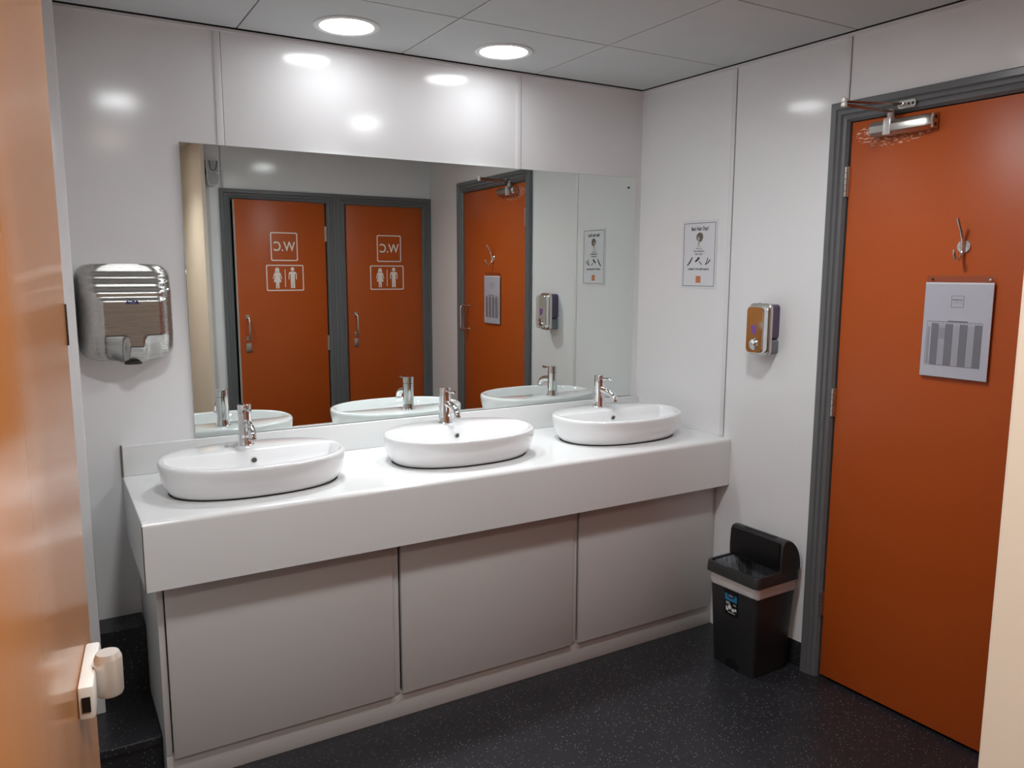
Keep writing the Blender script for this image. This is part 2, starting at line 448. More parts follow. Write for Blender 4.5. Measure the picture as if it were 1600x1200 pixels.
# exit door on the right wall
d1 = thing('door_1', 'orange door with silver closer, coat hook and notice', 'door', rotz=RW_ROT, kind='structure')
b = nb(); frame_profile_sweep(b, 0.979, 1.937, 2.058, 0.066); obj('door_frame', b, 'grey', d1, angle=0.35)
b = nb(); box(b, 1.0505, 1.8670, 0.0, 0.044, 0.012, 1.989, 0.0015); obj('door_panel', b, 'orange_chip', d1)
for z in (1.795, 1.034, 0.286):
    b = nb(); hinge(b, 1.0425, z, 0.0065, 0.10 if z > .5 else 0.09); obj('hinge', b, 'satin', d1)
b = nb()
pts = [(1.80, 0.0, 1.263)] + [(1.80, -0.045, 1.263)] + arc((1.80, -0.045, 1.248), 0.015, PI / 2, PI, 4, 'yz') + \
      arc((1.80, -0.045, 1.124), 0.015, PI, 1.5 * PI, 4, 'yz') + [(1.80, 0.0, 1.109)]
tube(b, pts, 0.008); lathe(b, [(0.013, -0.002), (0.013, 0.0)], (1.80, 0, 1.263), 'Y', 16); lathe(b, [(0.013, -0.002), (0.013, 0.0)], (1.80, 0, 1.109), 'Y', 16)
obj('pull_handle', b, 'satin', d1)

# door closer (a lever box of its own, screwed to door and frame)
dc = thing('door_closer', 'silver door closer with folding arm at the top of the orange door', 'door closer', loc=EX * 1.24 + Vector((0, 0, 1.95)), rotz=RW_ROT)
b = nb()
hexp = [(-0.002, -0.024), (-0.030, -0.024), (-0.044, -0.014), (-0.046, 0.006), (-0.038, 0.019), (-0.022, 0.024), (-0.002, 0.024)]
def hexring(x, s=1.0): return [(x, y * (1 if i in (0, 6) else s), z * s) for i, (y, z) in enumerate(hexp)]
loft(b, [hexring(-0.103, 0.86), hexring(-0.098, 1.0), hexring(0.084, 1.0), hexring(0.100, 0.80)])
obj('closer_body', b, 'satin', dc)
b = nb(); prism_x(b, [(-0.001, -0.026), (-0.030, -0.021), (-0.036, 0), (-0.030, 0.021), (-0.001, 0.026)], 0.100, 0.106); obj('end_plate', b, 'satin', dc)
for z in (-0.011, 0.011):
    b = nb(); lathe(b, [(0.0055, 0.0), (0.005, 0.0015), (0.001, 0.002)], (0.106, -0.018, z), 'X', 12); obj('screw', b, 'dark', dc)
b = nb(); box(b, -0.050, -0.024, -0.0475, -0.001, -0.026, 0.026, 0.003); lathe(b, [(0.011, 0.024), (0.011, 0.052), (0.002, 0.053)], (-0.037, -0.026, 0), 'Z', 16)
obj('spindle_collar', b, 'lockgrey', dc)
ELB = Vector((-0.062, -0.232, 0.056))
b = nb(); tube(b, [(-0.037, -0.026, 0.046), (-0.040, -0.06, 0.048), ELB + Vector((0, 0.012, -0.006)), ELB + Vector((0, 0, -0.006))], 0.005, 10, flat=(0.011, 0.0035)); obj('lower_arm', b, 'bronze', dc)
b = nb(); tube(b, [ELB + Vector((0, 0, 0.004)), ELB + Vector((0.006, 0.02, 0.004)), (-0.018, -0.09, 0.062), (-0.004, -0.050, 0.063), (0.004, -0.028, 0.063)], 0.005, 10, flat=(0.010, 0.0035)); obj('upper_arm', b, 'bronze', dc)
b = nb(); lathe(b, [(0.004, -0.014), (0.010, -0.012), (0.010, -0.002), (0.007, 0.0), (0.010, 0.002), (0.010, 0.012), (0.004, 0.014)], ELB, 'Z', 16); obj('elbow_pivot', b, 'lockgrey', dc)
b = nb(); prism_y(b, rrect(-0.014, 0.044, 0.050, 0.074, 0.008), -0.028, -0.024); box(b, -0.008, 0.012, -0.042, -0.028, 0.056, 0.068, 0.002); obj('arm_bracket', b, 'satin', dc)
for x in (0.022, 0.035):
    b = nb(); lathe(b, [(0.0045, -0.0285), (0.001, -0.030)], (x, 0, 0.062), 'Y', 10); obj('screw', b, 'dark', dc)

# coat hook
hk = thing('coat_hook', 'chrome coat hook on a round plate on the orange door', 'hook', loc=EX * 1.453 + Vector((0, 0, 1.568)), rotz=RW_ROT)
b = nb(); lathe(b, [(0.0205, 0.0), (0.0205, -0.003), (0.019, -0.0045), (0.001, -0.005)], axis='Y', n=32); obj('back_plate', b, 'chrome', hk)
for x in (-0.0125, 0.0125):
    b = nb(); lathe(b, [(0.0035, -0.0045), (0.003, -0.006), (0.0005, -0.0065)], (x, 0, 0), 'Y', 12); obj('screw', b, 'satin', hk)
b = nb(); tube(b, [(0, -0.008, -0.020), (0, -0.010, 0.0), (0, -0.013, 0.022), (0, -0.026, 0.050), (0, -0.046, 0.080), (0, -0.0475, 0.082)], [0.0045, 0.005, 0.005, 0.0045, 0.005, 0.004], 12); obj('long_prong', b, 'chrome', hk)
b = nb(); tube(b, [(0, -0.008, -0.010), (0, -0.012, -0.026), (0, -0.024, -0.038), (0, -0.040, -0.038), (0, -0.051, -0.026), (0, -0.055, -0.012), (0, -0.0555, -0.010)], [0.005, 0.005, 0.005, 0.0045, 0.0045, 0.005, 0.004], 12); obj('short_prong', b, 'chrome', hk)

# notice in a clear holder
nt_ = thing('notice_holder', 'cleaning rota sheet in clear plastic holder on the orange door', 'notice', loc=EX * 1.4525 + Vector((0, 0, 1.167)), rotz=RW_ROT)
W2 = 0.102
b = nb()
box(b, -W2 - .001, W2 + .001, -0.0055, -0.0040, 0.0, 0.314)
obj('holder_back', b, 'clear', nt_, smooth=False)
b = nb()
box(b, -W2 - .001, W2 + .001, -0.0135, -0.0122, 0.0, 0.288); box(b, -W2 - .001, W2 + .001, -0.0135, -0.004, -0.0012, 0.0)
obj('holder_front', b, 'clear', nt_, smooth=False)
b = nb(); box(b, -W2, W2, -0.0110, -0.0075, 0.001, 0.293); obj('paper_sheet', b, 'paper', nt_, smooth=False)
yp = -0.0116
def rect(b, x0, x1, z0, z1, y): box(b, x0, x1, y, y + 0.0004, z0, z1)
# logo box
b = nb()
ring_outline(b, [(-.019, .217), (.019, .217), (.019, .253), (-.019, .253)], [(-.0178, .2182), (.0178, .2182), (.0178, .2518), (-.0178, .2518)], yp, yp + .0004)
text(b, 'PREMIERTON', 0.0062, 0, 0.2385, yp, sx=0.86, bold=.0001); text(b, 'L O D G E S', 0.0062, 0, 0.230, yp, sx=0.9)
obj('logo_print', b, 'inkgrey', nt_, smooth=False)
# table: seven columns of thin ruled rows
tz0, tz1 = 0.038, 0.172
cols = [-0.074 + 0.0218 * k for k in range(8)]
b = nb()
for k in range(0, 7, 2): rect(b, cols[k], cols[k + 1], tz0, tz1 - 0.006, yp + .0001)
obj('dark_columns', b, mat('mid_grey_ink', (0.30, 0.30, 0.31, 1), 0.5), nt_, smooth=False)
b = nb()
rect(b, cols[1], cols[2], 0.120, tz1 - .018, yp + .0001)
obj('tinted_cells', b, 'tint', nt_, smooth=False)
b = nb()
rows = 27
for i in range(rows + 1):
    z = tz0 + (tz1 - .012 - tz0) * i / rows
    rect(b, cols[0], cols[7], z, z + 0.0009, yp - .0002)
rect(b, -0.089, cols[7], tz1, tz1 + .0012, yp); rect(b, -0.089, cols[7], tz0 - .001, tz0, yp)
for x in [-0.089] + cols: rect(b, x, x + .0006, tz0, tz1, yp - .0002)
rect(b, -0.025, 0.035, tz1 + .0012, tz1 + .0045, yp)
for i in range(24): rect(b, -0.086, -0.078, tz0 + .004 + i * .0048, tz0 + .0062 + i * .0048, yp)
for k, s_ in enumerate(('MON', 'TUE', 'WED', 'THU', 'FRI', 'SAT', 'SUN')): text(b, s_, 0.005, (cols[k] + cols[k + 1]) / 2, tz1 - .006, yp - .0003)
obj('table_print', b, 'inkgrey', nt_, smooth=False)
for x in (-0.085, 0.088):
    b = nb(); lathe(b, [(0.0035, -0.0055), (0.0033, -0.0085), (0.001, -0.009)], (x, 0, 0.3025), 'Y', 12); obj('screw', b, 'chrome' if x > 0 else 'dark', nt_)

# ------------------------------------------------------------------ cubicle doors on the near wall (seen in the mirror)
NR = PI                                          # local x = -world x
def near_loc(x, z=0.0): return Vector((x, -D, z))
def person_outline(female):
    """half outlines of the toilet pictogram bodies, x,z from the feet up, height 1"""
    if female:
        return [(0.02, 0.0), (0.085, 0.0), (0.085, 0.30), (0.19, 0.30), (0.115, 0.56), (0.125, 0.66), (0.19, 0.44), (0.225, 0.455), (0.165, 0.70), (0.115, 0.765), (0.0, 0.775)]
    return [(0.015, 0.0), (0.10, 0.0), (0.105, 0.46), (0.11, 0.68), (0.15, 0.68), (0.165, 0.42), (0.205, 0.42), (0.195, 0.70), (0.14, 0.775), (0.0, 0.785)]
def pictogram(b, cx, z0, h, female, y):
    half = person_outline(female)
    poly = [(cx + x * h, z0 + z * h) for x, z in half] + [(cx - x * h, z0 + z * h) for x, z in reversed(half[:-1])]
    poly.insert(len(poly), (cx, z0 + 0.30 * h if female else z0 + 0.44 * h))
    prism_y(b, poly, y, y + 0.0005)
    lathe(b, [(0.092 * h, y), (0.092 * h, y + .0005)], (cx, 0, z0 + 0.90 * h), 'Y', 20)
    if female: prism_y(b, [(cx - .115 * h, z0 + .79 * h), (cx + .115 * h, z0 + .79 * h), (cx + .085 * h, z0 + .96 * h), (cx - .085 * h, z0 + .96 * h)], y - .0004, y + .0007)

def cubicle_door(name, label, xl, xr, sgx, ajar):
    """xl..xr world opening; hinged at xr"""
    w = xr - xl
    rt = thing(name, label, 'door', near_loc(xr), NR, kind='structure')   # local x from 0 (hinge) to w (free edge)
    ang = -ajar
    R = Matrix.Rotation(ang, 4, 'Z')
    def part(nm, b, m, **k):
        if ajar:
            bmesh.ops.transform(b, matrix=R, verts=b.verts)
        return obj(nm, b, m, rt, **k)
    b = nb(); box(b, 0.002, w - 0.004, 0.002, 0.040, 0.012, 1.930, 0.001); part('door_panel', b, 'orange')
    b = nb(); box(b, w - 0.0042, w - 0.0030, 0.003, 0.039, 0.013, 1.929); part('edge_lipping', b, 'lip' if ajar else 'orange')
    # signs, world x -> local x
    lx = lambda x: xr - x
    y = 0.0008
    c1 = lx(sgx[0]); c2 = lx(sgx[1])
    b = nb(); ring_outline(b, rrect(c1 - .090, c1 + .090, 1.549, 1.733, .012), rrect(c1 - .083, c1 + .083, 1.556, 1.726, .007), y, y + .001)
    text(b, 'W.C', 0.085, c1, 1.614, y, sx=0.86, bold=.0012)
    part('wc_sign', b, 'sign', smooth=False)
    b = nb(); ring_outline(b, rrect(c2 - .125, c2 + .125, 1.355, 1.524, .010), rrect(c2 - .118, c2 + .118, 1.362, 1.517, .006), y, y + .001)
    pictogram(b, c2 + 0.052, 1.372, 0.135, True, y); pictogram(b, c2 - 0.050, 1.372, 0.138, False, y)
    rect(b, c2 - .0025, c2 + .0025, 1.380, 1.495, y)
    part('pictogram_sign', b, 'sign', smooth=False)
    hx = w - 0.058
    b = nb()
    tube(b, [(hx, 0.0, 1.055), (hx, -0.030, 1.058), (hx, -0.036, 1.075), (hx, -0.036, 1.165), (hx, -0.030, 1.182), (hx, 0.0, 1.185)], 0.006, 10)
    box(b, hx - .012, hx + .012, -0.002, 0.002, 1.036, 1.066, .001); box(b, hx - .012, hx + .012, -0.002, 0.002, 1.176, 1.204, .001)
    part('pull_handle', b, 'satin')
    b = nb()
    box(b, hx - .018, hx + .018, -0.006, 0.002, 0.965, 1.022, .003); lathe(b, [(.011, -.006), (.011, -.012), (.001, -.013)], (hx, 0, 0.995), 'Y', 16)
    part('lock_plate', b, 'satin')
    for z in (1.73, 1.0, 0.25):
        b = nb(); hinge(b, -0.001, z, 0.006, 0.10, -0.004); obj('hinge', b, 'satin', rt)
    return rt
cubicle_door('door_2', 'left orange toilet door, slightly ajar, reflected in the mirror', -1.282, -0.682, (-0.968, -0.968), math.radians(4.6))
cubicle_door('door_3', 'right orange toilet door, shut, reflected in the mirror', -0.541, 0.039, (-0.229, -0.247), 0.0)
# one grey surround runs round both openings
b = nb()
frame_profile_sweep(b, 0.610, 1.356, 1.994, 0.066)      # local x = -world x; left door
frame_profile_sweep(b, -0.088, 0.612, 1.994, 0.066)
struct('door_frame_pair', b, 'grey', 'grey moulded frame round both cubicle doors', 'door frame', loc=(0, -D, 0), rotz=PI, angle=0.35)

# air freshener on the near wall
af = thing('air_freshener', 'white air freshener box high beside the left cubicle door', 'air freshener', near_loc(-1.398, 2.0), NR)
b = nb()
prism_y(b, [(-.034, 0.03), (-.028, 0.008), (-.012, 0.0), (.012, 0.0), (.028, 0.008), (.034, 0.03), (.036, .155), (-.036, .155)], -0.070, 0.0)
obj('case', b, 'white', af)
b = nb()
prism_y(b, [(-.031, 0.03), (-.026, 0.012), (-.012, 0.005), (.012, 0.005), (.026, 0.012), (.031, 0.03), (.033, .151), (-.033, .151)], -0.074, -0.069)
obj('front_cover', b, mat('shaded_white_plastic', (0.40, 0.40, 0.42, 1), 0.4), af)  # front coloured greyer to paint its shade beside the lit side
b = nb(); tube(b, [(-.026, -.0755, .150), (-.020, -.0755, .105), (-.008, -.0755, .092), (.006, -.0755, .092), (.014, -.0755, .105), (.020, -.0755, .150)], 0.0022, 8); obj('grille_line', b, 'ink', af)
b = nb(); lathe(b, [(.007, -.073), (.007, -.078), (.001, -.080)], (-.026, 0, .080), 'Y', 14); obj('key_lock', b, 'chrome', af)
b = nb()
for z in (.072, .084, .096):
    tube(b, [(.0355, -.022, z), (.0355, -.034, z + .008), (.0355, -.046, z), (.0355, -.060, z + .007)], .0022, 6)
obj('side_vents', b, 'ink', af)

# open door at the left edge, inner face towards the camera
DA = math.radians(6.5)
d4 = thing('door_4', 'open orange door at the left edge with white bolt lock', 'door', Vector((-2.327, -1.80, 0)), PI / 2 - DA, kind='structure')
# local x runs along the door (0 = free edge, negative towards the hinge); local y = away from its visible face (left)
b = nb(); box(b, -0.81, 0.0, 0.0, 0.044, 0.010, 1.99, 0.0015); obj('door_panel', b, 'orange_pale', d4)
b = nb(); box(b, -0.004, 0.0022, -0.0015, 0.02, 1.405, 1.452, 0.0005); obj('latch_plate', b, 'dark', d4)
b = nb()
box(b, -0.168, -0.060, -0.015, 0.0, 1.036, 1.072, 0.003)
bl = obj('bolt_lock', b, 'white', d4)
tag(bl, 'white bolt case')
b = nb(); box(b, -0.1692, -0.1678, -0.0115, -0.0035, 1.045, 1.061); obj('bolt_slot', b, 'black', bl)
b = nb()
lathe(b, [(0.004, 1.0395), (0.0125, 1.040), (0.0136, 1.043), (0.0138, 1.080), (0.0134, 1.0815), (0.0112, 1.0865), (0.001, 1.0870)], (-0.126, -0.0265, 0), 'Z', 28)
box(b, -0.133, -0.119, -0.024, -0.012, 1.046, 1.066, .002)
obj('turn_knob', b, 'lockgrey', bl)

# ------------------------------------------------------------------ mirror
mr = thing('wall_mirror', 'large frameless mirror above the basins', 'mirror', (-1.0, -0.001, ZU))
mr.rotation_euler = (0.002, 0, 0.0022)
b = nb(); box(b, -0.9368, 0.9655, -0.005, 0.001, 0.0005, 1.906 - ZU, 0.0012, 1); obj('mirror_glass', b, 'mirror', mr, angle=0.2)
b = nb(); lathe(b, [(0.005, -0.005), (0.0045, -0.008), (0.001, -0.009)], (-1.0 + 1.925, 0, 1.862 - ZU), 'Y', 14); obj('fixing_screw', b, 'dark', mr)

# ------------------------------------------------------------------ worktop and vanity
wt = thing('worktop', 'long white worktop carrying the three basins', 'worktop', (-1.08, -0.29, ZF))
def wp(poly): return poly
b = nb()
xr = lambda y: rwx(y) - 0.0015
prof = [(-0.0012, 0.8207), (-0.560, 0.8207)] + [(-0.5647 - 0.016 * math.sin(a), 0.8047 + 0.016 * math.cos(a)) for a in [PI / 2 * k / 6 for k in range(1, 7)]] + \
       [(-0.5807, 0.6255), (-0.562, 0.6255), (-0.562, 0.785), (-0.0012, 0.785)]
loft(b, [[(XL, y, z) for y, z in prof], [(xr(y), y, z) for y, z in prof]])
bmesh.ops.translate(b, verts=b.verts, vec=-wt.location); obj('worktop_board', b, 'lam', wt, angle=0.5)
b = nb(); box(b, XL, 0.0, -0.020, -0.0012, ZT, ZU - .0008, 0.003); bmesh.ops.translate(b, verts=b.verts, vec=-wt.location); obj('upstand', b, 'lam', wt)
b = nb(); box(b, XL - 0.002, XL, -0.5795, -0.0012, ZF, ZT - .001); bmesh.ops.translate(b, verts=b.verts, vec=-wt.location); obj('end_panel', b, 'side', wt, smooth=False)
b = nb(); box(b, XL - 0.0030, XL - .0004, -0.5812, -0.5785, ZF, ZT - .010)
bmesh.ops.translate(b, verts=b.verts, vec=-wt.location); obj('edge_band', b, 'edge', wt, smooth=False)
b = nb(); box(b, XL - .0035, XL + .0005, -0.0215, -.0012, ZT, ZU)
bmesh.ops.translate(b, verts=b.verts, vec=-wt.location); obj('edge_band', b, 'edge', wt, smooth=False)

vu = thing('vanity_cabinet', 'white boxed vanity cabinet under the worktop', 'cabinet', (-1.06, -0.25, 0))
def vpart(nm, b, m, **k):
    bmesh.ops.translate(b, verts=b.verts, vec=-vu.location); return obj(nm, b, m, vu, **k)
b = nb(); box(b, -2.135, -2.117, -0.500, -0.0012, 0.0, ZF); vpart('side_panel', b, 'side', smooth=False)
b = nb(); box(b, -2.1355, -2.1195, -0.515, -0.500, 0.098, ZF, .001); box(b, -2.1355, -2.1195, -0.515, -0.500, 0.0, 0.0965, .001); vpart('stile', b, 'cab')
b = nb(); box(b, -2.1195, rwx(-.51) - .002, -0.510, -0.492, 0.0, 0.094, 0.001); vpart('plinth', b, 'cab')
for x0, x1 in ((-1.432, -1.411), (-0.714, -0.694)):
    b = nb(); box(b, x0, x1, -0.516, -0.49, 0.094, ZF, .001); vpart('stile', b, 'cab')
b = nb(); box(b, -0.004, rwx(-.51) - .002, -0.512, -0.49, 0.094, ZF, .001); vpart('stile', b, 'cab')
for x0, x1 in ((-2.115, -1.4335), (-1.4035, -0.7155), (-0.6865, -0.0075)):
    b = nb(); box(b, x0, x1, -0.5225, -0.5035, 0.0875, 0.618, .0015); vpart('cabinet_door', b, 'cab')

# ------------------------------------------------------------------ basins
def sup(a, bb, n, k=96):
    out = []
    for i in range(k):
        t = 2 * PI * i / k; c, s = math.cos(t), math.sin(t)
        out.append((a * math.copysign(abs(c) ** (2 / n), c), bb * math.copysign(abs(s) ** (2 / n), s)))
    return out
BA, BB, BN, BH = 0.284, 0.205, 2.25, ZU - 0.0009 - ZT
def basin():
    root = thing('wash_basin', 'left oval white basin nearest the open door and hand dryer', 'basin', (-1.808, -0.321, ZT), group='oval basins on the worktop')
    K = 96
    LED = 0.043                                        # straight back edge of the bowl
    def outer(da, db, z): return [(x, y, z) for x, y in sup(BA - da, BB - db, BN, K)]
    def inner(d, z, led, cy=0.0, s=1.0):
        o = []
        for x, y in sup(BA - d, BB - d, BN, K):
            yy = y
            if yy > led: yy = led + (yy - led) * 0.04
            o.append((x * s, cy + (yy - cy) * s, z))
        return o
    H = BH
    rings = [outer(0.060, 0.070, 0.0006), outer(0.031, 0.045, 0.0025), outer(0.027, 0.040, 0.006), outer(0.0185, 0.028, 0.018), outer(0.0105, 0.016, 0.035), outer(0.0055, 0.008, 0.053),
             outer(0.0022, 0.003, 0.072), outer(0.0005, 0.0005, H - 0.012), outer(0.001, 0.001, H - 0.006), outer(0.004, 0.004, H - 0.0015), outer(0.009, 0.009, H),
             ]
    rings += [inner(0.016, H, LED + .004), inner(0.019, H - 0.0012, LED), inner(0.022, H - 0.005, LED - .003), inner(0.028, H - 0.030, LED - .010), inner(0.040, H - 0.060, LED - .020),
              inner(0.070, H - 0.078, LED - .040, -0.05), inner(0.085, H - 0.084, LED - .06, -0.05, 0.7), inner(0.085, H - 0.088, LED - .06, -0.05, 0.25)]
    b = nb(); loft(b, rings); obj('basin_body', b, 'ceramic', root, angle=0.9)
    b = nb()
    ring = [(x, y) for x, y in sup(BA - 0.026, BB - 0.041, BN, K)]
    loft(b, [[(x, y, 0.0005) for x, y in ring], [(x, y, 0.0045) for x, y in ring]]); obj('seal_bead', b, 'dark', root)
    b = nb()
    lathe(b, [(0.0115, -0.002), (0.0115, 0.0008), (0.0085, 0.0012), (0.008, -0.001), (0.001, -0.001)], (0, 0, 0), 'Y', 24)
    bmesh.ops.rotate(b, verts=b.verts, cent=(0, 0, 0), matrix=Matrix.Rotation(math.radians(-16), 3, 'X'))
    bmesh.ops.rotate(b, verts=b.verts, cent=(0, 0, 0), matrix=Matrix.Rotation(PI, 3, 'Z'))
    bmesh.ops.translate(b, verts=b.verts, vec=(0.004, LED - 0.0095, H - 0.032)); ov = obj('overflow_ring', b, 'satin', root)
    b = nb(); lathe(b, [(0.0085, 0), (0.0085, -0.001), (0.001, -0.0011)], (0.004, LED - 0.0096, H - 0.032), 'Y', 20); obj('overflow_hole', b, mat('overflow_dark', (0.06, 0.06, 0.055, 1), 0.5), ov)
    b = nb(); lathe(b, [(0.030, -0.001), (0.030, 0.0015), (0.022, 0.003), (0.001, 0.004)], (0, -0.05, H - 0.087), 'Z', 28); obj('waste_plug', b, 'chrome', root)
    return root
b1 = basin()
dup(b1, (-1.073, -0.305, ZT), 'middle oval white basin of the three')
dup(b1, (-0.351, -0.309, ZT), 'right oval white basin nearest the framed poster')

def tap():
    root = thing('basin_tap', 'chrome mixer tap on the left basin', 'tap', (-1.808, -0.321 + 0.125, ZU - .0009), group='mixer taps on the basins')
    b = nb(); lathe(b, [(0.027, 0.0), (0.027, 0.003), (0.0255, 0.0045), (0.0245, 0.008), (0.0232, 0.030), (0.0222, 0.060), (0.0218, 0.108), (0.0200, 0.1085)], n=36); obj('tap_body', b, 'chrome', root, angle=0.5)
    b = nb(); lathe(b, [(0.0200, 0.1085), (0.0222, 0.1095), (0.0222, 0.1345), (0.0212, 0.1365), (0.001, 0.137)], n=36); cp = obj('tap_cap', b, 'chrome', root, angle=0.5)
    b = nb(); tube(b, [(0, -0.016, 0.124), (0, -0.045, 0.1245), (0, -0.080, 0.1275), (0, -0.083, 0.128)], [0.0056, 0.0052, 0.0052, 0.004], 10); obj('lever', b, 'chrome', cp)
    b = nb(); lathe(b, [(0.0032, -0.0222), (0.003, -0.0232), (0.0005, -0.0236)], (-0.008, 0.0, 0.1155), 'Y', 10); obj('temperature_dot', b, 'dark', cp)
    b = nb(); tube(b, [(0, -0.012, 0.078), (0, -0.045, 0.076), (0, -0.075, 0.070), (0, -0.092, 0.062), (0, -0.101, 0.050), (0, -0.103, 0.040)], [0.0125] * 6, 16)
    sp = obj('spout', b, 'chrome', root)
    b = nb(); lathe(b, [(0.0131, 0.0), (0.0131, 0.006), (0.008, 0.007)], (0, -0.1033, 0.034), 'Z', 18); obj('aerator', b, 'satin', sp)
    return root
t1 = tap()
dup(t1, (-1.073, -0.305 + .125, ZU - .0009), 'chrome mixer tap on the middle basin')
dup(t1, (-0.351, -0.309 + .125, ZU - .0009), 'chrome mixer tap on the right basin')

# ------------------------------------------------------------------ hand dryer
hd = thing('hand_dryer', 'brushed steel hand dryer on the wall left of the mirror', 'hand dryer', (-2.127, 0.0, 1.212))
HW, HH, HD = 0.134, 0.300, 0.172
def sstep(a, b_, x):
    t = max(0.0, min(1.0, (x - a) / (b_ - a))); return t * t * (3 - 2 * t)
def dry_depth(u, w):
    """u -1..1 across, w 0..1 up -> depth off the wall"""
    # sloping ribbed shoulder over a flat inset front; below it the case tucks in round a central nozzle
    lin = max(0.0, min(1.0, (1.0 - w) / 0.30))
    stp = 0.30 * sstep(0.915, 0.875, w) + 0.30 * sstep(0.845, 0.80, w) + 0.40 * sstep(0.765, 0.715, w)
    d = 0.082 + 0.070 * (0.45 * lin + 0.55 * stp)
    side = sstep(-0.66, -0.52, u) * sstep(0.92, 0.80, u)
    d += 0.010 * sstep(0.665, 0.62, w) * side
    noz = sstep(0.27, 0.15, abs(u - 0.12))
    t = max(0.0, 0.275 - w) / 0.275
    d -= (1 - noz) * (0.062 * t ** 1.15)
    d -= noz * 0.060 * sstep(0.16, -0.03, w)
    return d
b = nb()
NU, NW = 56, 84
grid = []
for j in range(NW + 1):
    row = []
    for i in range(NU + 1):
        u = -1 + 2 * i / NU; w = j / NW
        # rounded-rectangle outline: pull rows in near top and bottom
        zz = w * HH
        r = 0.040
        inset = 0.0
        if zz > HH - r: inset = r - math.sqrt(max(0, r * r - (zz - (HH - r)) ** 2))
        if zz < r: inset = (r - math.sqrt(max(0, r * r - (r - zz) ** 2)))
        half = HW - inset
        zlow = 0.0
        if w < 0.12: zlow = -0.010 * sstep(0.55, 0.15, abs(u - .06)) * (1 - w / 0.12)
        x = u * half
        dd = dry_depth(u, w)
        e = min(1.0, (1 - abs(u)) * half / 0.052)     # rounded long edges
        f = math.sqrt(max(0.0, 1 - (1 - e) ** 2))
        dep = dd * (0.40 + 0.60 * f)
        # recessed front panel outline
        row.append(Vector((x, -dep, zz + zlow)))
    grid.append(row)
gv = [[b.verts.new(p) for p in r] for r in grid]
for j in range(NW):
    for i in range(NU): b.faces.new((gv[j][i], gv[j][i + 1], gv[j + 1][i + 1], gv[j + 1][i]))
# close to the wall
edge = [gv[0][i] for i in range(NU + 1)] + [gv[j][NU] for j in range(1, NW + 1)] + [gv[NW][i] for i in range(NU - 1, -1, -1)] + [gv[j][0] for j in range(NW - 1, 0, -1)]
back = [b.verts.new((v.co.x, -0.001, v.co.z)) for v in edge]
for i in range(len(edge)):
    j = (i + 1) % len(edge); b.faces.new((edge[j], edge[i], back[i], back[j]))
b.faces.new(back)
obj('dryer_case', b, 'steel', hd, angle=1.2)
b = nb(); text(b, 'elite', 0.020, 0.010, 0.1785, -0.1626, sx=1.05, bold=.0006); obj('brand_lettering', b, 'navytext', hd, smooth=False)
b = nb(); lathe(b, [(0.026, 0.0), (0.026, 0.010), (0.020, 0.012)], (0.008, -0.095, -0.012), 'Z', 24); obj('air_nozzle', b, 'dark', hd)

# ------------------------------------------------------------------ poster
ps = thing('framed_poster', 'white printed poster on the wall above the right basin', 'poster', loc=EX * 0.3705 + Vector((0, 0, 1.422)), rotz=RW_ROT)
PW, PH = 0.0975, 0.281
b = nb(); box(b, -PW, PW, -0.0022, 0.0, 0.0, PH); obj('poster_sheet', b, 'paper', ps, smooth=False)
yq = -0.0027
b = nb()
ring_outline(b, [(-.088, .010), (.088, .010), (.088, .270), (-.088, .270)], [(-.0862, .0118), (.0862, .0118), (.0862, .2682), (-.0862, .2682)], yq, yq + .0004)
text(b, 'Bad Hair Day?', 0.0210, 0.002, 0.2395, yq, sx=0.80, bold=.0005)
text(b, 'Rent our', 0.0095, 0.0, 0.1625, yq, sx=1.0); text(b, 'Hair straighteners', 0.0098, 0, 0.1515, yq, bold=.0002, sx=.85); text(b, 'Hair dryer', 0.0098, 0, 0.1395, yq, bold=.0002)
text(b, 'Available To Hire @ Reception!', 0.0112, 0, 0.0775, yq, sx=0.80, bold=.0003)
obj('poster_print', b, 'ink', ps, smooth=False)
b = nb()
for k in range(16):
    a = 2 * PI * k / 16; r0 = 0.015 + 0.005 * random.random()
    prism_y(b, [(0.002 + r0 * math.cos(a + t) * .55 + .010 * math.cos(a), 0.212 + r0 * math.sin(a + t) * .55 + .010 * math.sin(a)) for t in [2 * PI * i / 9 for i in range(9)]], yq + .0002 - .00002 * k, yq + .0005)
obj('hair_picture', b, 'brown', ps, smooth=False)
b = nb()
prism_y(b, [(-.004 + .0055 * math.cos(t), .206 + .008 * math.sin(t)) for t in [2 * PI * i / 16 for i in range(16)]], yq - .0003, yq + .0003)
prism_y(b, [(-.006, .196), (.001, .196), (.004, .181), (-.008, .181)], yq - .0002, yq + .0003); prism_y(b, [(-.010, .174), (.006, .174), (.004, .178), (-.008, .178)], yq - .0002, yq + .0003)
obj('face_picture', b, 'skinink', ps, smooth=False)
b = nb()
tube(b, [(-.063, yq, .096), (-.050, yq, .108), (-.036, yq, .129)], [.0022, .003, .0022], 6)
tube(b, [(-.018, yq, .112), (-.006, yq, .119), (.000, yq, .127), (.006, yq, .125)], [.003, .0042, .004, .002], 6); tube(b, [(.003, yq, .112), (.018, yq, .099)], .0016, 6)
tube(b, [(.038, yq, .098), (.046, yq, .112), (.052, yq, .127)], .0016, 6); tube(b, [(.050, yq, .104), (.064, yq, .119)], .002, 6); tube(b, [(.038, yq, .098), (.050, yq, .106)], .0012, 6)
obj('tool_pictures', b, 'ink', ps)
b = nb(); rect(b, -.013, .014, .024, .052, yq); obj('orange_square', b, 'logo', ps, smooth=False)

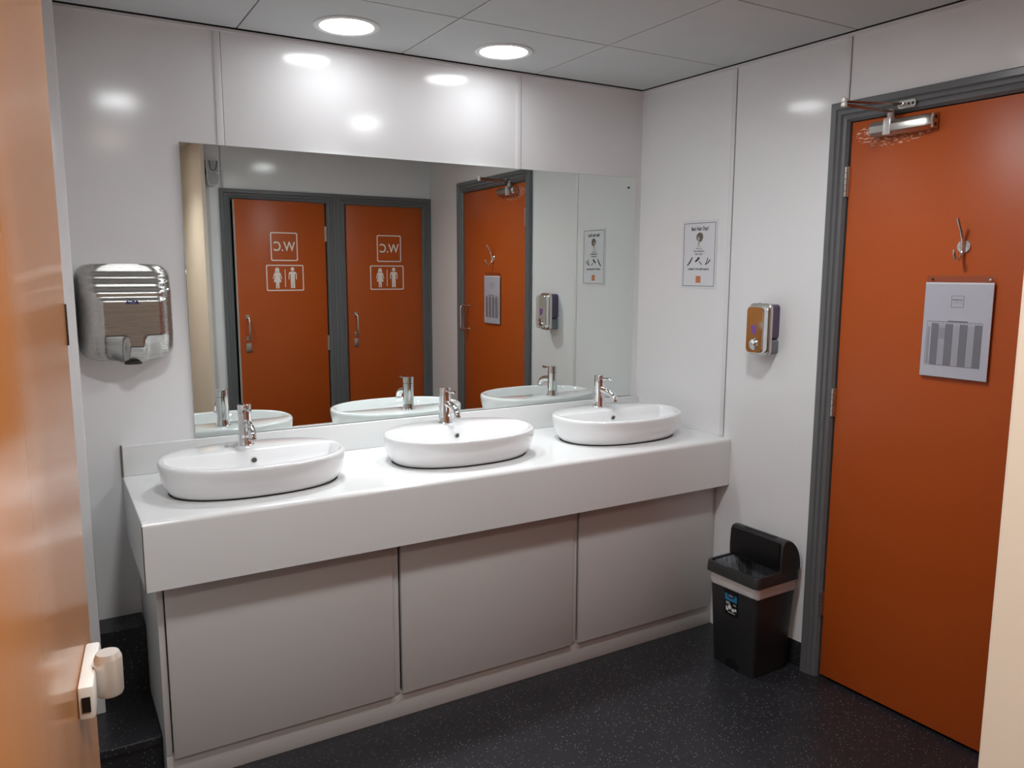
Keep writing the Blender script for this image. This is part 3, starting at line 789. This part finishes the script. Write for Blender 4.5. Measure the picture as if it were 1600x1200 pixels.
# ------------------------------------------------------------------ soap dispenser
sd = thing('soap_dispenser', 'chrome soap dispenser on the wall left of the orange door', 'soap dispenser', loc=EX * 0.744 + Vector((0, 0, 1.181)), rotz=RW_ROT)
b = nb(); prism_y(b, rrect(-.047, .048, .058, .190, .016), -0.042, 0.0); obj('reservoir', b, 'purple', sd)
b = nb(); prism_y(b, rrect(-.047, .048, .002, .0575, .012), -0.042, 0.0); obj('reservoir_base', b, 'slate', sd)
b = nb()
o_ = rrect(-.051, .051, -.003, .193, .022)
loft(b, [[(x, -.042, z) for x, z in o_], [(x, -.054, z) for x, z in o_], [(x * .97, -.056, .095 + (z - .095) * .985) for x, z in o_]])
obj('surround', b, 'satin', sd)
b = nb()
def cov(s, y, dz=0): return [(x * s, y - x * .100, .095 + (z - .095) * (s * .5 + .5) + dz) for x, z in rrect(-.044, .044, .006, .182, .018, 8)]
loft(b, [cov(1, -.054), cov(1, -.072), cov(.988, -.0775), cov(.965, -.0805), cov(.93, -.0820)]); obj('front_cover', b, 'chrome', sd, angle=0.25)
b = nb(); prism_y(b, [(-.013, .112), (.013, .112), (.016, .106), (.014, .092), (.004, .076), (-.004, .076), (-.014, .092), (-.016, .106)], -.0830, -.080); obj('level_window', b, mat('purple_window', (0.22, 0.09, 0.34, 1), 0.25), sd)
b = nb(); lathe(b, [(.021, -.080), (.021, -.084), (.017, -.088), (.010, -.0875), (.001, -.086)], (0, 0, .040), 'Y', 28); obj('push_button', b, 'chrome', sd)
b = nb(); lathe(b, [(.005, 0), (.005, .0015)], (-.006, -.050, .1925), 'Z', 12); obj('key_slot', b, 'black', sd)

# ------------------------------------------------------------------ waste bin
BROT = RW_ROT + PI / 2 + math.radians(1.0)
bn = thing('waste_bin', 'charcoal plastic bin with open lid beside the orange door', 'bin', (-0.098, -0.838, 0), RANG * 0.6)
def rr3(x0, x1, y0, y1, r, z, n=5): return [(x, y, z) for x, y in rrect(x0, x1, y0, y1, r, n)]
b = nb()
loft(b, [rr3(-.098, .088, -.098, .098, .018, 0.0), rr3(-.101, .090, -.101, .101, .020, .004), rr3(-.117, .104, -.116, .116, .022, .330),
         rr3(-.112, .100, -.111, .111, .020, .330), rr3(-.096, .084, -.095, .095, .018, .012)], cap1=True)
obj('bin_body', b, 'bin', bn, angle=0.7)
# arched toe notch in the front face
b = nb()
poly = [(-.030, 0.0)] + [(.030 * -math.cos(a), .004 + .040 * math.sin(a)) for a in [PI * k / 14 for k in range(15)]] + [(.030, 0.0)]
loft(b, [[(-.1025 - .0475 * z, y, z) for y, z in poly], [(-.0985, y, z) for y, z in poly]])
obj('toe_notch', b, 'black', bn)
b = nb()
def lrr(x0, x1, y0, y1, z, jag=0.0):
    return [(x, y, z + jag * math.sin(41 * x + 57 * y) + jag * .6 * math.sin(113 * x - 91 * y)) for x, y in rrect(x0, x1, y0, y1, .024, 10)]
loft(b, [lrr(-.1185, .1055, -.1175, .1175, .3125, .004), lrr(-.1205, .1075, -.1195, .1195, .325, .001), lrr(-.1195, .1065, -.1190, .1190, .340), lrr(-.1220, .1085, -.1210, .1210, .352), lrr(-.119, .106, -.118, .118, .364)], cap0=False, cap1=False)
obj('liner_cuff', b, 'liner', bn, angle=1.0)
b = nb()
fold = []
for z, d in ((.3955, .008), (.385, .013), (.36, .018), (.32, .024), (.25, .034), (.16, .046)):
    ring = []
    for k, (x, y) in enumerate(rrect(-.117 + d, .100 - d, -.118 + d, .118 - d, .02, 24)):
        wv = .0075 * math.sin(k * 1.9) * math.sin(k * .37) * max(0, min(1, (0.394 - z) * 30))
        ring.append((x * (1 + wv * 8), y * (1 + wv * 8), z))
    fold.append(ring)
loft(b, fold, cap0=False, cap1=True); obj('bin_liner', b, 'bag', bn, angle=1.2)
b = nb()
o2, i2 = rrect(-.126, .112, -.125, .132, .022, 6), rrect(-.112, .098, -.112, .119, .016, 6)
A = [[(x, y, .358) for x, y in o2], [(x * .985, y * .985, .392) for x, y in o2], [(x * .965, y * .965, .398) for x, y in o2], [(x, y, .397) for x, y in i2], [(x, y, .366) for x, y in i2]]
loft(b, A + [A[0]], cap0=False, cap1=False)
obj('rim', b, 'bin', bn, angle=0.7)
# lid: hood standing open at the wall side, flat underside facing the room
b = nb()
hood = [(.007, .398), (.005, .440), (.009, .500), (0.016, .512), (.026, .516)] + [(.026 + .084 * math.sin(a), .400 + .116 * math.cos(a)) for a in [PI / 2 * k / 10 for k in range(1, 11)]] + [(.106, .392), (.012, .392)]
def hr(y, s): return [(-.0 + (x) * (1 if s == 1 else .985) , y, .40 + (z - .40) * s) for x, z in hood]
loft(b, [hr(-.122, .97), hr(-.116, 1), hr(.124, 1), hr(.130, .97)])
obj('lid', b, 'bin', bn, angle=0.5)
b = nb(); prism_x(b, [(y, z) for y, z in rrect(-.110, .119, .402, .508, .010)], 0.0005, 0.0075); obj('lid_flap', b, 'black', bn)
b = nb(); box(b, .020, .034, -.075, .075, .514, .5185, .002); obj('lid_grip', b, 'bin', bn)
# label on the front face (faces -x)
lb = bpy.data.objects.new('label_holder', None)
bpy.data.objects.remove(lb)
def onface(b):                                   # x,z label space -> the sloping front of the bin
    Rm = Matrix(((0, 1, 0, -.1043), (-1, 0, 0, 0), (0, 0, 1, 0), (0, 0, 0, 1)))
    for v in b.verts:
        x, y, z = v.co
        v.co = Vector((-.1016 - .0491 * z + y * 1.0, -x, z))
LX = -0.003 
b = nb(); prism_y(b, rrect(LX - .032, LX + .032, .214, .311, .004), -.0012, 0.002); onface(b)
lab = obj('product_label', b, 'black', bn, smooth=False)
b = nb(); prism_y(b, [(LX - .029, .270), (LX + .029, .270), (LX + .029, .296), (LX - .029, .296)], -.0018, 0); onface(b); obj('label_band', b, 'blue', lab, smooth=False)
b = nb(); lathe(b, [(.018, -.0024), (.018, -.001)], (0, 0, 0), 'Y', 24); bmesh.ops.scale(b, verts=b.verts, vec=(1, 1, .5)); bmesh.ops.translate(b, verts=b.verts, vec=(LX + .001, 0, .291)); onface(b); obj('label_badge', b, 'navy', lab, smooth=False)
b = nb(); text(b, 'addis', .011, LX + .001, .2885, -.0030)
onface(b); obj('badge_lettering', b, 'white', lab, smooth=False)
b = nb(); text(b, '20L', .010, LX + .019, .2565, -.0020)
for z, w in ((.262, .018), (.256, .022)): rect(b, LX - .024, LX - .024 + w, z, z + .0022, -.002)
onface(b); obj('label_print', b, 'white', lab, smooth=False)
b = nb()
prism_y(b, [(LX - .024, .229), (LX - .013, .229), (LX - .013, .238), (LX - .018, .240), (LX - .020, .246), (LX - .024, .246)], -.002, 0)
lathe(b, [(.0085, -.002), (.0085, 0)], (LX - .006, 0, .245), 'Y', 18); lathe(b, [(.007, -.002), (.007, 0)], (LX + .010, 0, .237), 'Y', 18)
rect(b, LX + .018, LX + .027, .236, .246, -.002); rect(b, LX - .014, LX + .02, .2235, .2255, -.002)
onface(b); obj('label_pictures', b, 'white', lab, smooth=False)

# ------------------------------------------------------------------ ceiling lights
def downlight(loc, label, m='lamp', watt=27, col=(.94, .985, 1.0), cone=78):
    rt = thing('ceiling_light', label, 'ceiling light', loc, group='round ceiling lights')
    b = nb()
    ringp = [(.107, 0.0), (.107, -.003), (.104, -.0055), (.092, -.0065), (.087, -.0045), (.085, 0.0)]
    n = 48
    rings = [[(r * math.cos(2 * PI * i / n), r * math.sin(2 * PI * i / n), h) for i in range(n)] for r, h in ringp]
    loft(b, rings, cap0=False, cap1=False); obj('trim_ring', b, 'white', rt)
    b = nb(); lathe(b, [(.0855, -.0005), (.0855, -.003), (.083, -.0036)], n=48); obj('diffuser', b, m, rt)
    li = bpy.data.lights.new('led_beam', 'SPOT'); li.energy = watt; li.color = col; li.spot_size = math.radians(cone); li.spot_blend = 1.0; li.shadow_soft_size = 0.08
    lo = bpy.data.objects.new('led_beam', li); COL.objects.link(lo); lo.parent = rt; lo.location = (0, 0, -.012)
    return rt
downlight((-1.437, -0.232, ZC), 'round ceiling light above the left half of the mirror')
downlight((-0.850, -0.236, ZC), 'round ceiling light above the right half of the mirror')
downlight((-1.99, -1.40, ZC), 'round ceiling light in the middle of the room, left side', 'lamp_room', watt=22, cone=165)
downlight((-0.80, -1.32, ZC), 'round ceiling light in front of the orange door', 'lamp_room', watt=22, cone=165)
downlight((-1.94, -2.60, ZC), 'warm round ceiling light over the lobby opening', 'lamp_warm', 55, (1, .92, .82), 130)

# ------------------------------------------------------------------ camera, world, colour
w = bpy.data.worlds.new('room_world'); S.world = w; w.use_nodes = True
w.node_tree.nodes['Background'].inputs[0].default_value = (0.02, 0.02, 0.02, 1)
cx, cy, cz = -2.3461, -2.8276, 1.4885
yaw, pitch, roll, f = 0.5344, -0.1413, 0.0018, 1227.94
fwd = Vector((math.sin(yaw) * math.cos(pitch), math.cos(yaw) * math.cos(pitch), math.sin(pitch)))
rt0 = Vector((math.cos(yaw), -math.sin(yaw), 0)); up0 = rt0.cross(fwd)
r2 = rt0 * math.cos(roll) + up0 * math.sin(roll); u2 = -rt0 * math.sin(roll) + up0 * math.cos(roll)
cam = bpy.data.cameras.new('camera'); co = bpy.data.objects.new('camera', cam); COL.objects.link(co)
mw = Matrix((r2, u2, -fwd)).transposed().to_4x4(); mw.translation = Vector((cx, cy, cz))
co.matrix_world = mw
cam.sensor_width = 36; cam.lens = f / 1600 * 36; cam.clip_start = 0.02
S.camera = co
S.view_settings.view_transform = 'Standard'; S.view_settings.look = 'None'
S.view_settings.exposure = 0.8; S.view_settings.gamma = 1; S.view_settings.use_curve_mapping = False
S.cycles.max_bounces = 10; S.cycles.glossy_bounces = 7; S.cycles.diffuse_bounces = 5
